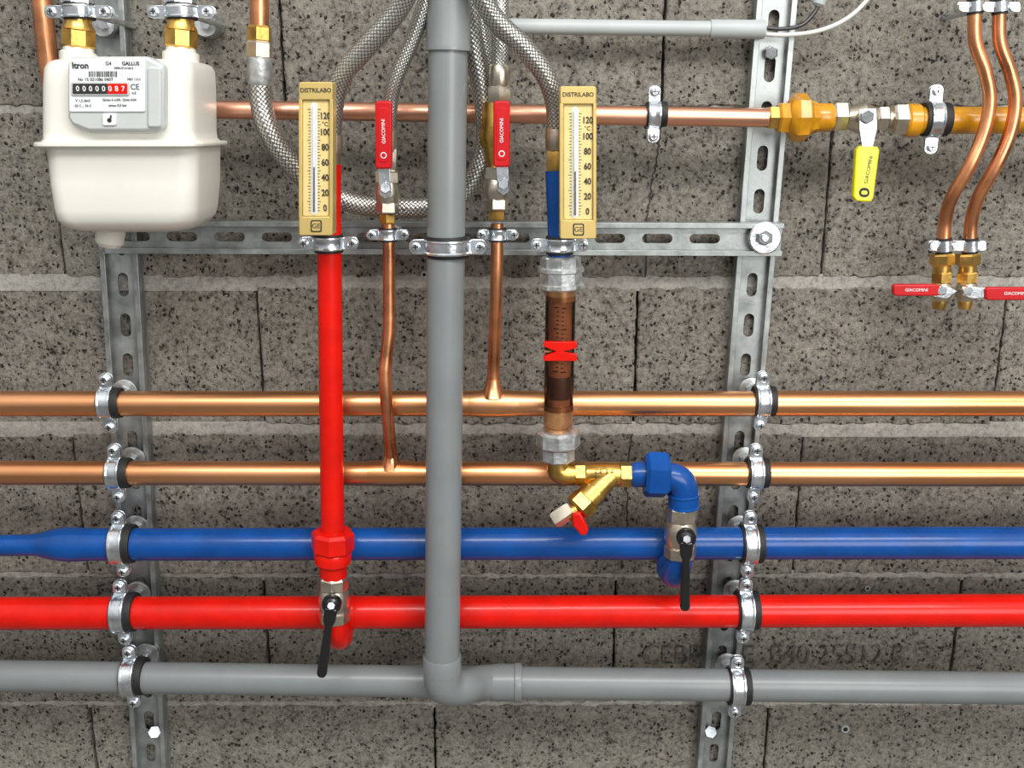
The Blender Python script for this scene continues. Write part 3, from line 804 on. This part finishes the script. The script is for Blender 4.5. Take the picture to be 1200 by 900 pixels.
# ------------------------------------------------------------------ gas meter
def loft(name, secs, m, parent, k=7):
    """secs: (py, pxl, pxr, front, back, corner); left edge read on the front corner, right edge on the rear corner"""
    V = []; n = 4 * (k + 1)
    dref = 0.205
    for (py, xl, xr, fr, bk, cr) in secs:
        z = P(150, py, dref).z
        x0 = P(xl, py, 0.194).x; x1 = P(xr, py, 0.122).x
        cr = min(cr, (x1 - x0) / 2.05, (fr - bk) / 2.05)
        for cx, cy, a0 in ((x1 - cr, -bk - cr, 0), (x0 + cr, -bk - cr, 90), (x0 + cr, -fr + cr, 180), (x1 - cr, -fr + cr, 270)):
            for i in range(k + 1):
                a = radians(a0 + 90 * i / k)
                V.append((cx + cr * cos(a), cy + cr * sin(a), z))
    fs = []
    for s in range(len(secs) - 1):
        for j in range(n):
            fs.append((s * n + j, s * n + (j + 1) % n, (s + 1) * n + (j + 1) % n, (s + 1) * n + j))
    fs.append(tuple(range(n))); fs.append(tuple((len(secs) - 1) * n + j for j in range(n)))
    return mk(name, V, fs, m, parent, True, 50)
r = root('gas_meter')
loft('upper_shell', [(68, 62, 236, .192, .113, .018), (68.8, 57, 241, .198, .107, .020), (72, 52, 247, .203, .102, .020), (79, 50, 250, .206, .1, .019), (100, 49, 251, .206, .1, .018), (155, 49, 252, .206, .1, .018), (163, 49, 253, .206, .1, .018), (168, 46, 258, .210, .096, .02)], METERM, r)
loft('seam_flange', [(166.5, 43.5, 262, .215, .092, .022), (168, 42.5, 263, .217, .091, .022), (171, 42.5, 263, .217, .091, .022), (172.5, 43.5, 262, .215, .092, .022)], METERM, r)
loft('lower_shell', [(171, 50, 257, .209, .098, .02), (176, 54, 256.5, .206, .1, .018), (215, 58, 256.5, .206, .1, .018), (247, 62, 255, .205, .101, .019), (259, 64, 253, .203, .103, .02), (267, 68, 248, .197, .108, .022), (272.5, 76, 240, .188, .114, .022), (276, 92, 224, .172, .125, .019)], METERM, r)
fit('bottom_boss', (130, 266, .14), (128, 289, .14), [(0, 17), (.8, 16), (1, 12)], METERM, r)
# wall bracket carrying the meter
slab('wall_bracket', [(170, 150), (225, 150), (225, 172), (170, 172)], .105, 0.0, ZINC, r, .001)
MD = .206
slab('index_housing', [(79, 71), (84, 66), (171, 66), (192, 76), (192, 149), (187, 154), (104, 154), (84, 146), (79, 138)], MD + .012, MD - .01, METERG, r, .003)
slab('index_bezel', rr(172, 78, 189, 150, 4, 4), MD + .0145, MD + .01, METERG, r, .002)
slab('label_plate', rr(81, 69, 170, 131, 2, 3), MD + .0135, MD + .01, PAPER, r, .0004)
slab('window_frame', rr(83, 96, 151, 112, 2, 3), MD + .015, MD + .012, METERG, r, .0005)
slab('counter_black', rr(85, 98, 126, 110, 1, 2), MD + .0155, MD + .013, INK, r, 0)
slab('counter_red', rr(126, 98, 149, 110, 1, 2), MD + .0155, MD + .013, RED, r, 0)
for i, s in enumerate('00000087'):
    txt('digit', s, 91 + i * 7.6, 104.2, MD + .0159, 6.2, WHITEINK, r, bold=.1)
txt('maker_text', 'Itron', 94, 77, MD + .0139, 7.2, INK, r, bold=.25)
txt('type_text', 'GALLUS', 153, 74.5, MD + .0139, 4.3, INK, r, bold=.1)
txt('type_text', 'G4', 127, 74.5, MD + .0139, 4.3, INK, r)
for s, x, y, q in (('0496-07-A160-2', 145, 79.8, 2.5), ('Nr 15 021086 0407', 112, 93.3, 3.8), ('CE', 158, 102, 6.5), ('M07 1312', 157, 93, 2.8), ('V 1,2 dm3', 97, 118, 3.1), ('-25 C ... 55 C', 97, 124, 2.8), ('Qmax 6 m3/h  Qmin 0,04', 140, 117, 2.8), ('pmax 0,5 bar', 138, 123.5, 3), ('m3', 157, 109, 3)):
    txt('label_text', s, x, y, MD + .0139, q, INK, r)
x = 104
while x < 137:
    w = random.choice((.5, .8, 1.2))
    slab('barcode_bar', [(x, 83.5), (x + w, 83.5), (x + w, 90), (x, 90)], MD + .0139, MD + .0132, INK, r, 0); x += w + random.choice((.6, .9, 1.2))
slab('seal_plate', rr(120, 133, 136, 147, 2, 3), MD + .0138, MD + .01, PAPER, r, .0004)
disc('seal_ring', 128, 141, MD + .0132, MD + .0143, 2.6, INK, r)
slab('seal_mark', [(129, 135), (131, 135), (130.5, 138), (129.4, 141), (128.6, 140)], MD + .0143, MD + .0134, INK, r, 0)
slab('housing_step', rr(104, 148, 186, 156, 3, 3), MD + .006, MD - .01, METERG, r, .002)

MC = 0.15
for x in (92, 212):
    r = root('meter_connection')
    fit('thread', (x, 48, MC), (x, 72, MC), [(0, 17), (.5, 17), (.6, 21), (1, 21)], METERM, r)
    nut('swivel_nut', (x, 33, MC), (x, 57, MC), 20, BRASS, r, 8)
    fit('brass_collar', (x, 22, MC), (x, 35, MC), [(0, 15), (.4, 15), (1, 19)], BRASS, r)
    fit('pipe', (x, -60, MC), (x, 24, MC), [(0, 13), (1, 13)], BLACK, r)
    nut('union_hex', (x - 1, -12, MC), (x - 1, 6, MC), 19, BRIGHTZ, r, 6)
    clamp(x + 1, 14, MC, 15, 'v', w=14, ds=.002, dr=0, ear=11, rub=2)
    rr_ = root('support_washer')
    disc('plate', x + 28, 28, .0, .028, 15, ZINC, rr_); disc('stud', x + 28, 28, .0, .034, 6, BRIGHTZ, rr_)
r = root('copper_feed_pipe')
pipe('tube', [(45, -60, .04, 11.5), (50, 10, .04, 11.5), (60, 90, .04, 11.5), (72, 140, .04, 11)], COPPER_V, r, True)

# ------------------------------------------------------------------ lights, world, camera
w = bpy.data.worlds.new('World'); sc.world = w; w.use_nodes = True
nt = w.node_tree; bg = nt.nodes['Background']
tc = nt.nodes.new('ShaderNodeTexCoord'); sp = nt.nodes.new('ShaderNodeSeparateXYZ')
mr = nt.nodes.new('ShaderNodeValToRGB')
nt.links.new(tc.outputs['Generated'], sp.inputs[0])
mm = nt.nodes.new('ShaderNodeMapRange'); mm.inputs['From Min'].default_value = -1
nt.links.new(sp.outputs[2], mm.inputs[0]); nt.links.new(mm.outputs[0], mr.inputs[0])
mr.color_ramp.elements[0].color = (0.13, 0.12, 0.11, 1); mr.color_ramp.elements[0].position = .38
mr.color_ramp.elements[1].color = (0.98, 0.98, 0.97, 1); mr.color_ramp.elements[1].position = .80
nt.links.new(mr.outputs[0], bg.inputs[0]); bg.inputs[1].default_value = 0.85

def area(name, loc, tgt, sx, sy, e, col=(1, 1, 1)):
    l = bpy.data.lights.new(name, 'AREA'); l.shape = 'RECTANGLE'; l.size = sx; l.size_y = sy; l.energy = e; l.color = col
    o = bpy.data.objects.new(name, l); sc.collection.objects.link(o)
    o.location = loc
    o.rotation_euler = (Vector(tgt) - Vector(loc)).to_track_quat('-Z', 'Y').to_euler()
area('ceiling_lamp', (0.3, -1.5, 2.9), (0.05, 0, 1.2), 2.4, 0.5, 47, (1, 0.98, 0.95))
area('window_light', (1.3, -2.6, 1.9), (0, 0, 1.15), 1.4, 1.2, 34, (1, 0.99, 0.97))

cam = bpy.data.cameras.new('camera'); cam.lens = 35; cam.sensor_width = 36; cam.clip_start = 0.02
co = bpy.data.objects.new('camera', cam); sc.collection.objects.link(co)
co.location = C; co.rotation_euler = (pi / 2 - PITCH, 0, 0)
sc.camera = co

bpy.context.view_layer.update()
for e in [o for o in sc.objects if o.type == 'EMPTY']:
    pts = [v.co for ch in e.children for v in ch.data.vertices]
    if not pts: continue
    lo = Vector([min(p[i] for p in pts) for i in range(3)]); hi = Vector([max(p[i] for p in pts) for i in range(3)])
    e.location = (lo + hi) / 2
    for ch in e.children: ch.matrix_parent_inverse = Matrix.Translation(-e.location)
